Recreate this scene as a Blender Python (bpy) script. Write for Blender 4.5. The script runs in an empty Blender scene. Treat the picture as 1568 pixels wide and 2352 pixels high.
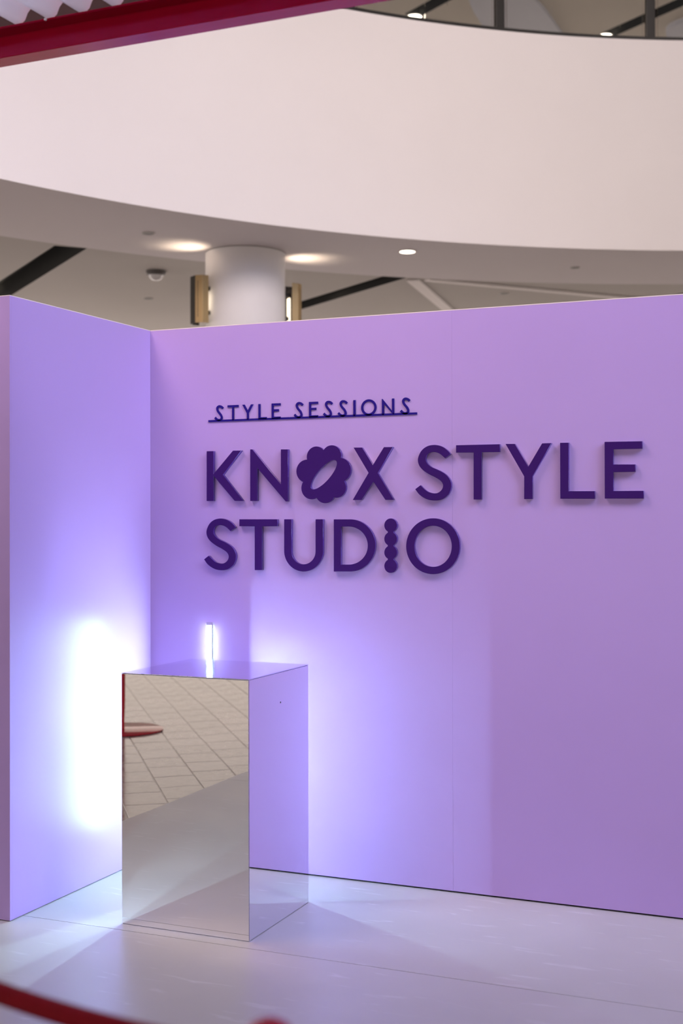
import bpy, bmesh, math, random
from mathutils import Vector, Matrix
from mathutils.geometry import tessellate_polygon

scene = bpy.context.scene
random.seed(7)

# ------------------------------------------------------------------ camera
YAW, PITCH, ROLL = 0.4040, 0.0046, -0.0019
CAM = Vector((3.0963, -5.0260, 1.5429))
F = Vector((-math.sin(YAW) * math.cos(PITCH), math.cos(YAW) * math.cos(PITCH), math.sin(PITCH)))
Rv = Vector((math.cos(YAW), math.sin(YAW), 0.0))
Uv = Rv.cross(F)
R2 = Rv * math.cos(ROLL) + Uv * math.sin(ROLL)
U2 = -Rv * math.sin(ROLL) + Uv * math.cos(ROLL)
cam = bpy.data.cameras.new('camera')
cam.sensor_fit = 'VERTICAL'
cam.sensor_height = 36.0
cam.lens = 2938.43 * 36.0 / 2352.0
cam.clip_start = 0.05
cam.clip_end = 200
cam.dof.use_dof = True
cam.dof.focus_distance = 5.25
cam.dof.aperture_fstop = 2.4
camo = bpy.data.objects.new('camera', cam)
M = Matrix((R2, U2, -F)).transposed().to_4x4()
M.translation = CAM
camo.matrix_world = M
scene.collection.objects.link(camo)
scene.camera = camo

# ------------------------------------------------------------------ world, large lights, exposure
world = bpy.data.worlds.new('mall_ambience')
scene.world = world
world.use_nodes = True
bg = world.node_tree.nodes['Background']
bg.inputs[0].default_value = (1.0, 0.91, 0.885, 1)
bg.inputs[1].default_value = 0.17


def area_light(name, loc, target, size, power, color, spread=180):
    l = bpy.data.lights.new(name, 'AREA')
    l.shape = 'SQUARE'
    l.size = size
    l.energy = power
    l.color = color
    l.spread = math.radians(spread)
    o = bpy.data.objects.new(name, l)
    o.location = loc
    o.rotation_euler = (Vector(target) - Vector(loc)).to_track_quat('-Z', 'Y').to_euler()
    scene.collection.objects.link(o)
    return o


area_light('balcony_fill', (5.6, -3.6, 8.6), (-1.0, 5.5, 5.0), 3.0, 185, (1.0, 0.88, 0.865), 95)  # added lamp, aimed only to brighten the balcony front
area_light('gallery_lights', (-0.95, -2.0, 5.6), (0.9, 0.0, 1.6), 1.9, 155, (1.0, 0.79, 0.75))
area_light('cool_right_fill', (8.0, -2.6, 6.2), (0.3, -0.5, 0.9), 3.0, 110, (0.50, 0.62, 1.0), 80)  # cool fill added from the right; its source is unseen

vs = scene.view_settings
scene.display_settings.display_device = 'sRGB'
vs.view_transform = 'Standard'
vs.look = 'None'
vs.exposure = 0.0
vs.gamma = 1.0
vs.use_curve_mapping = False
cy = scene.cycles
cy.use_denoising = True
cy.max_bounces = 6
cy.diffuse_bounces = 2
cy.glossy_bounces = 4
cy.transmission_bounces = 5
cy.use_adaptive_sampling = True
cy.adaptive_threshold = 0.08
cy.adaptive_min_samples = 32
cy.use_light_tree = False
cy.caustics_reflective = True
cy.blur_glossy = 0.0
cy.sample_clamp_indirect = 20.0
cy.use_guiding = True
cy.use_volume_guiding = False
cy.guiding_training_samples = 24

# ------------------------------------------------------------------ helpers
MATS = {}


def mat(name, color, rough=0.5, metal=0.0, spec=0.5, var=0.0, vscale=6.0, bump=0.0, bscale=40.0,
        emit=None, estr=0.0, rvar=0.0, rscale=20.0, trans=0.0, ior=1.45, coat=0.0, objvar=0.0, stretch=None):
    m = bpy.data.materials.new(name)
    m.use_nodes = True
    nt = m.node_tree
    b = nt.nodes['Principled BSDF']
    b.inputs['Base Color'].default_value = (*color, 1)
    b.inputs['Roughness'].default_value = rough
    b.inputs['Metallic'].default_value = metal
    b.inputs['Specular IOR Level'].default_value = spec
    b.inputs['IOR'].default_value = ior
    b.inputs['Transmission Weight'].default_value = trans
    b.inputs['Coat Weight'].default_value = coat
    if emit:
        b.inputs['Emission Color'].default_value = (*emit, 1)
        b.inputs['Emission Strength'].default_value = estr
    tc = nt.nodes.new('ShaderNodeTexCoord')
    src = tc.outputs['Object']
    if stretch:
        mp = nt.nodes.new('ShaderNodeMapping')
        mp.inputs['Scale'].default_value = stretch
        nt.links.new(src, mp.inputs['Vector'])
        src = mp.outputs['Vector']

    def noise(scale, detail=4.0):
        n = nt.nodes.new('ShaderNodeTexNoise')
        n.inputs['Scale'].default_value = scale
        n.inputs['Detail'].default_value = detail
        nt.links.new(src, n.inputs['Vector'])
        return n
    if var > 0 or objvar > 0:
        hs = nt.nodes.new('ShaderNodeHueSaturation')
        hs.inputs['Color'].default_value = (*color, 1)
        add = nt.nodes.new('ShaderNodeMath')
        add.operation = 'ADD'
        mr = nt.nodes.new('ShaderNodeMapRange')
        mr.inputs['From Min'].default_value = 0.3
        mr.inputs['From Max'].default_value = 0.7
        mr.inputs['To Min'].default_value = 1 - var
        mr.inputs['To Max'].default_value = 1 + var
        nt.links.new(noise(vscale).outputs['Fac'], mr.inputs['Value'])
        nt.links.new(mr.outputs['Result'], add.inputs[0])
        if objvar > 0:
            oi = nt.nodes.new('ShaderNodeObjectInfo')
            m2 = nt.nodes.new('ShaderNodeMapRange')
            m2.inputs['To Min'].default_value = -objvar
            m2.inputs['To Max'].default_value = objvar
            nt.links.new(oi.outputs['Random'], m2.inputs['Value'])
            nt.links.new(m2.outputs['Result'], add.inputs[1])
        else:
            add.inputs[1].default_value = 0.0
        nt.links.new(add.outputs[0], hs.inputs['Value'])
        nt.links.new(hs.outputs['Color'], b.inputs['Base Color'])
    if rvar > 0:
        mr = nt.nodes.new('ShaderNodeMapRange')
        mr.inputs['From Min'].default_value = 0.35
        mr.inputs['From Max'].default_value = 0.65
        mr.inputs['To Min'].default_value = max(0.0, rough - rvar)
        mr.inputs['To Max'].default_value = rough + rvar
        nt.links.new(noise(rscale).outputs['Fac'], mr.inputs['Value'])
        nt.links.new(mr.outputs['Result'], b.inputs['Roughness'])
    if bump > 0:
        bp = nt.nodes.new('ShaderNodeBump')
        bp.inputs['Strength'].default_value = 1.0
        bp.inputs['Distance'].default_value = bump
        nt.links.new(noise(bscale, 2.0).outputs['Fac'], bp.inputs['Height'])
        nt.links.new(bp.outputs['Normal'], b.inputs['Normal'])
    MATS[name] = m
    return m


def tag(o, label=None, cat=None, group=None, kind=None):
    if label:
        o['label'] = label
    if cat:
        o['category'] = cat
    if group:
        o['group'] = group
    if kind:
        o['kind'] = kind
    return o


def link(name, me, m=None, parent=None, smooth=False):
    o = bpy.data.objects.new(name, me)
    if m is not None and hasattr(me, 'materials') and len(me.materials) == 0:
        me.materials.append(MATS[m] if isinstance(m, str) else m)
    scene.collection.objects.link(o)
    if parent is not None:
        o.parent = parent
    if smooth:
        for f in me.polygons:
            f.use_smooth = True
    return o


def empty(name, loc=(0, 0, 0), rz=0.0):
    o = bpy.data.objects.new(name, None)
    o.empty_display_size = 0.1
    o.location = loc
    o.rotation_euler = (0, 0, rz)
    scene.collection.objects.link(o)
    return o


def box_bm(bm, x0, x1, y0, y1, z0, z1):
    v = [bm.verts.new(c) for c in ((x0, y0, z0), (x1, y0, z0), (x1, y1, z0), (x0, y1, z0),
                                   (x0, y0, z1), (x1, y0, z1), (x1, y1, z1), (x0, y1, z1))]
    for f in ((3, 2, 1, 0), (4, 5, 6, 7), (0, 1, 5, 4), (1, 2, 6, 5), (2, 3, 7, 6), (3, 0, 4, 7)):
        bm.faces.new([v[i] for i in f])


def bm_mesh(name, bm):
    me = bpy.data.meshes.new(name)
    bmesh.ops.recalc_face_normals(bm, faces=bm.faces)
    bm.to_mesh(me)
    bm.free()
    return me


def box(name, x0, x1, y0, y1, z0, z1, m, parent=None, bevel=0.0):
    bm = bmesh.new()
    box_bm(bm, x0, x1, y0, y1, z0, z1)
    if bevel > 0:
        bmesh.ops.bevel(bm, geom=bm.edges[:], offset=bevel, segments=2, affect='EDGES', profile=0.7)
    return link(name, bm_mesh(name, bm), m, parent)


def lathe_mesh(name, prof, seg=48):
    """prof: list of (r, z) from the bottom axis to the top axis"""
    bm = bmesh.new()
    rings = []
    for r, z in prof:
        if r < 1e-6:
            rings.append([bm.verts.new((0, 0, z))])
        else:
            rings.append([bm.verts.new((r * math.cos(2 * math.pi * k / seg), r * math.sin(2 * math.pi * k / seg), z)) for k in range(seg)])
    for a, b in zip(rings, rings[1:]):
        for k in range(seg):
            k2 = (k + 1) % seg
            if len(a) == 1 and len(b) == 1:
                continue
            if len(a) == 1:
                bm.faces.new((a[0], b[k], b[k2]))
            elif len(b) == 1:
                bm.faces.new((a[k], a[k2], b[0]))
            else:
                bm.faces.new((a[k], a[k2], b[k2], b[k]))
    return bm_mesh(name, bm)


def lathe(name, prof, m, parent=None, loc=(0, 0, 0), seg=48, smooth=True):
    me = lathe_mesh(name, prof, seg)
    o = link(name, me, m, parent)
    o.location = loc
    if smooth:
        for f in me.polygons:
            f.use_smooth = True
        me.set_sharp_from_angle(angle=math.radians(40))
    return o


def tube(name, pts, r, m, parent=None, seg=14):
    cu = bpy.data.curves.new(name, 'CURVE')
    cu.dimensions = '3D'
    cu.bevel_depth = r
    cu.bevel_resolution = 4
    cu.use_fill_caps = True
    sp = cu.splines.new('POLY')
    sp.points.add(len(pts) - 1)
    for q, p in zip(sp.points, pts):
        q.co = (*p, 1)
    tmp = bpy.data.objects.new('tmp', cu)
    scene.collection.objects.link(tmp)
    dg = bpy.context.evaluated_depsgraph_get()
    me = bpy.data.meshes.new_from_object(tmp.evaluated_get(dg))
    bpy.data.objects.remove(tmp)
    bpy.data.curves.remove(cu)
    me.name = name
    me.materials.clear()
    o = link(name, me, m, parent)
    for f in me.polygons:
        f.use_smooth = True
    return o


def prism(name, poly, z0, z1, m, parent=None, bevel=0.0):
    bm = bmesh.new()
    a = [bm.verts.new((x, y, z0)) for x, y in poly]
    b = [bm.verts.new((x, y, z1)) for x, y in poly]
    n = len(poly)
    bm.faces.new(a[::-1])
    bm.faces.new(b)
    for i in range(n):
        bm.faces.new((a[i], a[(i + 1) % n], b[(i + 1) % n], b[i]))
    bmesh.ops.recalc_face_normals(bm, faces=bm.faces)
    if bevel > 0:
        bmesh.ops.bevel(bm, geom=bm.edges[:], offset=bevel, segments=2, affect='EDGES', profile=0.7)
    return link(name, bm_mesh(name, bm), m, parent)


def holed_plate(name, outer, holes, z, m, parent=None, flip=False):
    """flat sheet in a horizontal plane with polygonal holes"""
    loops = [[Vector((x, y, 0)) for x, y in outer]] + [[Vector((x, y, 0)) for x, y in h] for h in holes]
    tris = tessellate_polygon(loops)
    pts = [(v.x, v.y, z) for lp in loops for v in lp]
    me = bpy.data.meshes.new(name)
    me.from_pydata(pts, [], [tuple(t) for t in tris])
    me.update()
    return link(name, me, m, parent)


def outline_mesh(name, contours, depth, bevel):
    """raised letter: contours are (x, z) outlines on the wall; the letter stands proud of the wall towards -Y"""
    cu = bpy.data.curves.new(name, 'CURVE')
    cu.dimensions = '2D'
    cu.fill_mode = 'BOTH'
    cu.extrude = depth / 2 - bevel
    cu.bevel_depth = bevel
    cu.bevel_resolution = 1
    cu.offset = -bevel
    for c in contours:
        sp = cu.splines.new('POLY')
        sp.points.add(len(c) - 1)
        for q, p in zip(sp.points, c):
            q.co = (p[0], p[1], 0, 1)
        sp.use_cyclic_u = True
    tmp = bpy.data.objects.new('tmp', cu)
    scene.collection.objects.link(tmp)
    dg = bpy.context.evaluated_depsgraph_get()
    me = bpy.data.meshes.new_from_object(tmp.evaluated_get(dg))
    bpy.data.objects.remove(tmp)
    bpy.data.curves.remove(cu)
    me.materials.clear()
    me.name = name
    # curve plane (x, y) -> wall plane (x, z); front towards -Y
    me.transform(Matrix(((1, 0, 0, 0), (0, 0, -1, -depth / 2), (0, 1, 0, 0), (0, 0, 0, 1))))
    return me


def letter(name, contours, depth, bevel, m, parent=None, y=0.0):
    cx = sum(p[0] for p in contours[0]) / len(contours[0])
    cz = min(p[1] for p in contours[0])
    loc = [[(p[0] - cx, p[1] - cz) for p in c] for c in contours]
    o = link(name, outline_mesh(name, loc, depth, bevel), m, parent)
    o.location = (cx, y, cz)
    return o


def copy_tree(o, parent=None):
    c = o.copy()
    scene.collection.objects.link(c)
    c.parent = parent
    for ch in list(o.children):
        copy_tree(ch, c)
    return c

# outlines of the raised letters on the back wall: (x, z) in metres
LET = {
    'K': [[[0.3017,1.8416],[0.3367,1.8411],[0.3365,1.7394],[0.4339,1.8411],[0.4758,1.8409],[0.3839,1.7354],[0.4842,1.6183],[0.4426,1.6186],[0.3365,1.7313],[0.3363,1.619],[0.3013,1.6193]]],
    'N': [[[0.5193,1.8448],[0.5301,1.8445],[0.6685,1.6892],[0.6688,1.8414],[0.7029,1.8406],[0.7025,1.6147],[0.6916,1.6147],[0.554,1.7621],[0.5537,1.6175],[0.5189,1.6178]]],
    'flower': [[[0.8719,1.8339],[0.8776,1.8407],[0.8845,1.8463],[0.8924,1.8504],[0.901,1.8528],[0.9098,1.8536],[0.9186,1.8526],[0.9271,1.8499],[0.9349,1.8456],[0.9417,1.8399],[0.9472,1.833],[0.9513,1.8251],[0.9538,1.8165],[0.9545,1.8077],[0.9536,1.7988],[0.9629,1.7967],[0.9717,1.7928],[0.9797,1.7874],[0.9865,1.7806],[0.9919,1.7726],[0.9958,1.7638],[0.998,1.7545],[0.9984,1.7449],[0.9971,1.7354],[0.994,1.7262],[0.9893,1.7178],[0.9832,1.7105],[0.9758,1.7043],[0.9674,1.6997],[0.9715,1.6929],[0.9744,1.6855],[0.9759,1.6777],[0.976,1.6698],[0.9747,1.662],[0.9721,1.6546],[0.9681,1.6477],[0.963,1.6416],[0.9569,1.6366],[0.95,1.6327],[0.9425,1.6301],[0.9347,1.6289],[0.9268,1.629],[0.919,1.6306],[0.9153,1.6247],[0.9108,1.6193],[0.9055,1.6147],[0.8995,1.611],[0.893,1.6083],[0.8862,1.6065],[0.8792,1.6058],[0.8722,1.6063],[0.8654,1.6077],[0.8588,1.6102],[0.8527,1.6137],[0.8472,1.6181],[0.8425,1.6233],[0.8386,1.6291],[0.8301,1.6254],[0.8212,1.6234],[0.812,1.6231],[0.8029,1.6245],[0.7942,1.6277],[0.7863,1.6324],[0.7795,1.6385],[0.7739,1.6458],[0.7698,1.654],[0.7673,1.6629],[0.7665,1.6721],[0.7675,1.6812],[0.7702,1.69],[0.7745,1.6981],[0.7657,1.7027],[0.7579,1.7088],[0.7516,1.7164],[0.7468,1.7251],[0.7439,1.7346],[0.7429,1.7445],[0.7439,1.7543],[0.7468,1.7638],[0.7515,1.7725],[0.7579,1.7801],[0.7656,1.7863],[0.7745,1.7908],[0.784,1.7935],[0.7939,1.7943],[0.7926,1.8028],[0.7929,1.8114],[0.7949,1.8198],[0.7985,1.8277],[0.8035,1.8347],[0.8097,1.8407],[0.817,1.8453],[0.8251,1.8485],[0.8336,1.85],[0.8422,1.8499],[0.8506,1.8481],[0.8586,1.8448],[0.8658,1.84]],[[0.9297,1.787],[0.9325,1.7834],[0.9338,1.7785],[0.9336,1.7723],[0.932,1.7651],[0.9288,1.7569],[0.9243,1.7481],[0.9185,1.7387],[0.9116,1.7291],[0.9037,1.7194],[0.8951,1.7099],[0.8858,1.7009],[0.8763,1.6925],[0.8666,1.685],[0.8571,1.6786],[0.848,1.6733],[0.8394,1.6694],[0.8317,1.667],[0.825,1.666],[0.8194,1.6666],[0.8152,1.6687],[0.8123,1.6723],[0.811,1.6773],[0.8112,1.6835],[0.8129,1.6908],[0.8161,1.6991],[0.8207,1.708],[0.8266,1.7175],[0.8336,1.7272],[0.8415,1.7369],[0.8502,1.7464],[0.8595,1.7554],[0.8691,1.7637],[0.8787,1.7712],[0.8882,1.7776],[0.8973,1.7827],[0.9058,1.7865],[0.9134,1.7889],[0.9201,1.7898],[0.9256,1.7891]]],
    'X': [[[1.0109,1.8412],[1.0499,1.8406],[1.0991,1.7655],[1.1488,1.8398],[1.1897,1.8394],[1.1212,1.7317],[1.1924,1.6179],[1.1552,1.6181],[1.1009,1.6955],[1.0468,1.6183],[1.0065,1.6186],[1.0793,1.7329]]],
    'S1': [[[1.4429,1.8053],[1.4404,1.8081],[1.4379,1.811],[1.4354,1.8139],[1.4328,1.8168],[1.43,1.8196],[1.4269,1.8223],[1.4235,1.825],[1.4198,1.8277],[1.416,1.8304],[1.412,1.8329],[1.4078,1.8352],[1.4034,1.8372],[1.3987,1.8389],[1.3938,1.8404],[1.3887,1.8417],[1.3835,1.8427],[1.3782,1.8434],[1.373,1.8437],[1.3676,1.8437],[1.3621,1.8434],[1.3565,1.8428],[1.351,1.8418],[1.3457,1.8405],[1.3407,1.8387],[1.3359,1.8365],[1.3312,1.8339],[1.3268,1.8309],[1.3225,1.8276],[1.3186,1.8239],[1.3151,1.82],[1.3118,1.8155],[1.3088,1.8105],[1.306,1.8052],[1.3037,1.7998],[1.3019,1.7946],[1.3006,1.7896],[1.3,1.785],[1.3,1.7805],[1.3004,1.7761],[1.3013,1.7718],[1.3025,1.7677],[1.304,1.7637],[1.3058,1.7599],[1.3079,1.7562],[1.3104,1.7527],[1.3133,1.7493],[1.3165,1.7459],[1.32,1.7425],[1.3241,1.739],[1.3286,1.7356],[1.3336,1.7322],[1.3387,1.7289],[1.3439,1.7257],[1.3489,1.7227],[1.354,1.7199],[1.3593,1.7174],[1.3646,1.7149],[1.3698,1.7126],[1.3748,1.7102],[1.3794,1.7078],[1.3837,1.7054],[1.3878,1.7029],[1.3917,1.7005],[1.3953,1.6981],[1.3986,1.6956],[1.4013,1.6931],[1.4037,1.6905],[1.4056,1.6879],[1.4072,1.6852],[1.4084,1.6825],[1.4093,1.6797],[1.4097,1.677],[1.4098,1.6741],[1.4094,1.671],[1.4086,1.668],[1.4076,1.6649],[1.4062,1.6621],[1.4046,1.6594],[1.4027,1.6569],[1.4004,1.6545],[1.3979,1.6522],[1.3951,1.6501],[1.3923,1.6482],[1.3894,1.6467],[1.3866,1.6456],[1.3836,1.6447],[1.3806,1.6441],[1.3775,1.6437],[1.3742,1.6436],[1.3708,1.6437],[1.3671,1.6441],[1.3631,1.6447],[1.3589,1.6456],[1.3548,1.6467],[1.3508,1.6479],[1.3471,1.6494],[1.3436,1.651],[1.3404,1.6529],[1.3373,1.6549],[1.3343,1.6571],[1.3313,1.6594],[1.3284,1.6618],[1.3254,1.6643],[1.3226,1.667],[1.3197,1.6697],[1.3169,1.6725],[1.3142,1.6753],[1.3113,1.6781],[1.288,1.6616],[1.2912,1.6576],[1.2942,1.6534],[1.2972,1.6493],[1.3004,1.6453],[1.3039,1.6415],[1.3078,1.6378],[1.3123,1.6344],[1.3172,1.631],[1.3224,1.6277],[1.3277,1.6247],[1.3332,1.6221],[1.3385,1.6199],[1.3438,1.618],[1.3491,1.6166],[1.3545,1.6155],[1.3599,1.6147],[1.3653,1.6141],[1.3707,1.6138],[1.3761,1.6138],[1.3816,1.6139],[1.3871,1.6143],[1.3925,1.6151],[1.3978,1.6162],[1.4028,1.6178],[1.4078,1.6198],[1.4127,1.6223],[1.4175,1.6251],[1.422,1.6283],[1.4261,1.6316],[1.4298,1.6352],[1.433,1.6389],[1.4357,1.643],[1.4381,1.6474],[1.4402,1.6518],[1.4419,1.6563],[1.4433,1.6606],[1.4443,1.6649],[1.4449,1.6693],[1.4452,1.6736],[1.4452,1.678],[1.4449,1.6821],[1.4443,1.6861],[1.4435,1.6899],[1.4423,1.6935],[1.4409,1.6971],[1.4392,1.7005],[1.4372,1.7038],[1.435,1.707],[1.4326,1.7102],[1.4298,1.7133],[1.4269,1.7163],[1.4237,1.7193],[1.4202,1.7221],[1.4166,1.7249],[1.4126,1.7275],[1.4083,1.7301],[1.4038,1.7326],[1.3992,1.735],[1.3944,1.7374],[1.3896,1.7397],[1.3846,1.742],[1.3793,1.7442],[1.3739,1.7463],[1.3686,1.7485],[1.3636,1.7507],[1.3592,1.7531],[1.3552,1.7556],[1.3516,1.7583],[1.3483,1.7611],[1.3454,1.7639],[1.3428,1.7667],[1.3405,1.7695],[1.3387,1.7722],[1.3372,1.7749],[1.3361,1.7775],[1.3354,1.7802],[1.3349,1.7829],[1.3348,1.7857],[1.335,1.7887],[1.3355,1.7918],[1.3364,1.7949],[1.3375,1.798],[1.339,1.8008],[1.3406,1.8033],[1.3426,1.8054],[1.3449,1.8073],[1.3475,1.809],[1.3502,1.8104],[1.3531,1.8116],[1.3559,1.8126],[1.3588,1.8134],[1.3618,1.814],[1.3648,1.8143],[1.368,1.8144],[1.3712,1.8142],[1.3746,1.8138],[1.378,1.8132],[1.3816,1.8123],[1.3853,1.8111],[1.389,1.8097],[1.3928,1.808],[1.3965,1.806],[1.4003,1.8035],[1.4041,1.8005],[1.4079,1.7973],[1.4118,1.7939],[1.4156,1.7905],[1.4194,1.7872]]],
    'T1': [[[1.4661,1.8402],[1.6516,1.8398],[1.6515,1.8081],[1.5747,1.8091],[1.5742,1.6165],[1.5406,1.6168],[1.5411,1.8083],[1.466,1.8096]]],
    'Y': [[[1.6752,1.8405],[1.7136,1.8396],[1.7688,1.7465],[1.8258,1.8391],[1.864,1.8392],[1.786,1.7075],[1.7857,1.6171],[1.7518,1.617],[1.752,1.7084]]],
    'L': [[[1.8984,1.8393],[1.933,1.8391],[1.9325,1.6472],[2.0363,1.6461],[2.0362,1.6161],[1.8988,1.6172]]],
    'E': [[[2.0748,1.8387],[2.2206,1.8375],[2.2205,1.8085],[2.1093,1.8089],[2.1091,1.7498],[2.1938,1.7482],[2.1937,1.7195],[2.109,1.7193],[2.1088,1.6461],[2.2252,1.6455],[2.2251,1.6153],[2.0751,1.6165]]],
    'S2': [[[0.4459,1.5028],[0.4432,1.5057],[0.4407,1.5086],[0.4381,1.5114],[0.4355,1.5143],[0.4326,1.5171],[0.4294,1.5198],[0.426,1.5225],[0.4223,1.5252],[0.4183,1.5279],[0.4142,1.5305],[0.4099,1.5328],[0.4054,1.5347],[0.4007,1.5364],[0.3957,1.538],[0.3905,1.5392],[0.3851,1.5402],[0.3798,1.5409],[0.3744,1.5412],[0.3689,1.5412],[0.3633,1.5409],[0.3576,1.5403],[0.352,1.5393],[0.3466,1.538],[0.3414,1.5362],[0.3366,1.534],[0.3318,1.5314],[0.3272,1.5284],[0.3229,1.5251],[0.3189,1.5214],[0.3153,1.5175],[0.312,1.5131],[0.3089,1.5081],[0.3061,1.5028],[0.3037,1.4974],[0.3018,1.4921],[0.3006,1.4872],[0.2999,1.4825],[0.2999,1.478],[0.3003,1.4737],[0.3012,1.4694],[0.3025,1.4653],[0.304,1.4613],[0.3058,1.4575],[0.308,1.4538],[0.3105,1.4503],[0.3134,1.4469],[0.3167,1.4435],[0.3203,1.4401],[0.3245,1.4366],[0.3291,1.4332],[0.3342,1.4298],[0.3394,1.4265],[0.3447,1.4233],[0.3499,1.4203],[0.355,1.4175],[0.3604,1.415],[0.3659,1.4125],[0.3712,1.4102],[0.3763,1.4078],[0.381,1.4054],[0.3854,1.4029],[0.3896,1.4005],[0.3936,1.3981],[0.3972,1.3957],[0.4005,1.3932],[0.4034,1.3907],[0.4057,1.3881],[0.4077,1.3855],[0.4094,1.3828],[0.4106,1.3801],[0.4114,1.3773],[0.4119,1.3746],[0.412,1.3717],[0.4116,1.3686],[0.4108,1.3656],[0.4097,1.3626],[0.4083,1.3597],[0.4067,1.357],[0.4048,1.3545],[0.4024,1.3521],[0.3998,1.3498],[0.397,1.3477],[0.3941,1.3459],[0.3912,1.3444],[0.3883,1.3432],[0.3853,1.3423],[0.3822,1.3417],[0.379,1.3413],[0.3757,1.3412],[0.3722,1.3413],[0.3684,1.3417],[0.3643,1.3423],[0.3601,1.3432],[0.3558,1.3443],[0.3517,1.3456],[0.3479,1.347],[0.3444,1.3486],[0.3411,1.3505],[0.338,1.3526],[0.3349,1.3547],[0.3319,1.3571],[0.3289,1.3594],[0.3259,1.3619],[0.3229,1.3646],[0.3201,1.3673],[0.3172,1.3701],[0.3143,1.373],[0.3115,1.3757],[0.2877,1.3592],[0.2909,1.3552],[0.294,1.3511],[0.2971,1.347],[0.3003,1.3429],[0.3039,1.3391],[0.3079,1.3355],[0.3124,1.332],[0.3174,1.3286],[0.3227,1.3254],[0.3282,1.3224],[0.3337,1.3197],[0.3392,1.3175],[0.3446,1.3157],[0.35,1.3142],[0.3556,1.3131],[0.3611,1.3123],[0.3666,1.3118],[0.3721,1.3115],[0.3776,1.3114],[0.3832,1.3116],[0.3888,1.312],[0.3944,1.3127],[0.3997,1.3139],[0.4049,1.3154],[0.4099,1.3174],[0.415,1.3199],[0.4198,1.3228],[0.4245,1.3259],[0.4287,1.3293],[0.4324,1.3328],[0.4357,1.3366],[0.4385,1.3407],[0.441,1.345],[0.443,1.3494],[0.4448,1.3539],[0.4462,1.3582],[0.4472,1.3625],[0.4479,1.3669],[0.4482,1.3713],[0.4482,1.3756],[0.4478,1.3797],[0.4473,1.3837],[0.4464,1.3875],[0.4452,1.3911],[0.4437,1.3946],[0.442,1.398],[0.44,1.4014],[0.4377,1.4046],[0.4352,1.4078],[0.4325,1.4109],[0.4294,1.4139],[0.4262,1.4168],[0.4227,1.4197],[0.4189,1.4225],[0.4149,1.4251],[0.4105,1.4277],[0.4059,1.4302],[0.4012,1.4326],[0.3963,1.4349],[0.3914,1.4373],[0.3863,1.4396],[0.3809,1.4417],[0.3753,1.4439],[0.3699,1.446],[0.3649,1.4483],[0.3603,1.4506],[0.3563,1.4532],[0.3526,1.4559],[0.3492,1.4587],[0.3462,1.4615],[0.3436,1.4643],[0.3413,1.4671],[0.3394,1.4698],[0.3379,1.4724],[0.3368,1.4751],[0.336,1.4778],[0.3356,1.4805],[0.3354,1.4833],[0.3356,1.4862],[0.3362,1.4893],[0.337,1.4925],[0.3382,1.4955],[0.3397,1.4984],[0.3414,1.5008],[0.3434,1.503],[0.3457,1.5049],[0.3484,1.5065],[0.3512,1.508],[0.3541,1.5092],[0.357,1.5102],[0.3599,1.5109],[0.363,1.5115],[0.3661,1.5118],[0.3693,1.5119],[0.3726,1.5118],[0.376,1.5114],[0.3796,1.5107],[0.3832,1.5098],[0.387,1.5087],[0.3908,1.5073],[0.3946,1.5055],[0.3985,1.5035],[0.4023,1.501],[0.4062,1.4981],[0.4101,1.4948],[0.414,1.4914],[0.4179,1.488],[0.4218,1.4848]]],
    'T2': [[[0.465,1.5378],[0.6515,1.5375],[0.6514,1.5071],[0.5769,1.5063],[0.5766,1.3151],[0.5407,1.3146],[0.541,1.5063],[0.4649,1.5069]]],
    'U': [[[0.684,1.5375],[0.6838,1.4008],[0.6842,1.392],[0.6855,1.3832],[0.6878,1.3746],[0.6908,1.3663],[0.6948,1.3584],[0.6995,1.3508],[0.7049,1.3438],[0.7111,1.3373],[0.7179,1.3314],[0.7252,1.3263],[0.733,1.3218],[0.7413,1.3182],[0.7499,1.3153],[0.7587,1.3133],[0.7677,1.3121],[0.7768,1.3118],[0.7859,1.3124],[0.7948,1.3138],[0.8036,1.3161],[0.8121,1.3192],[0.8203,1.3231],[0.8281,1.3277],[0.8353,1.333],[0.842,1.339],[0.8481,1.3456],[0.8534,1.3527],[0.8581,1.3602],[0.8619,1.3682],[0.8649,1.3765],[0.8671,1.385],[0.8685,1.3936],[0.8689,1.4024],[0.8688,1.5373],[0.8336,1.5373],[0.8333,1.3996],[0.833,1.3941],[0.8322,1.3887],[0.8308,1.3834],[0.829,1.3782],[0.8266,1.3732],[0.8237,1.3685],[0.8204,1.364],[0.8167,1.3599],[0.8125,1.3562],[0.8081,1.3529],[0.8033,1.35],[0.7982,1.3476],[0.793,1.3457],[0.7876,1.3443],[0.782,1.3434],[0.7765,1.3431],[0.7709,1.3433],[0.7653,1.344],[0.7599,1.3453],[0.7546,1.3471],[0.7496,1.3494],[0.7448,1.3521],[0.7402,1.3554],[0.7361,1.359],[0.7323,1.3631],[0.729,1.3675],[0.7261,1.3722],[0.7237,1.3771],[0.7218,1.3823],[0.7204,1.3877],[0.7196,1.3931],[0.7194,1.3986],[0.7196,1.5375]]],
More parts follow.
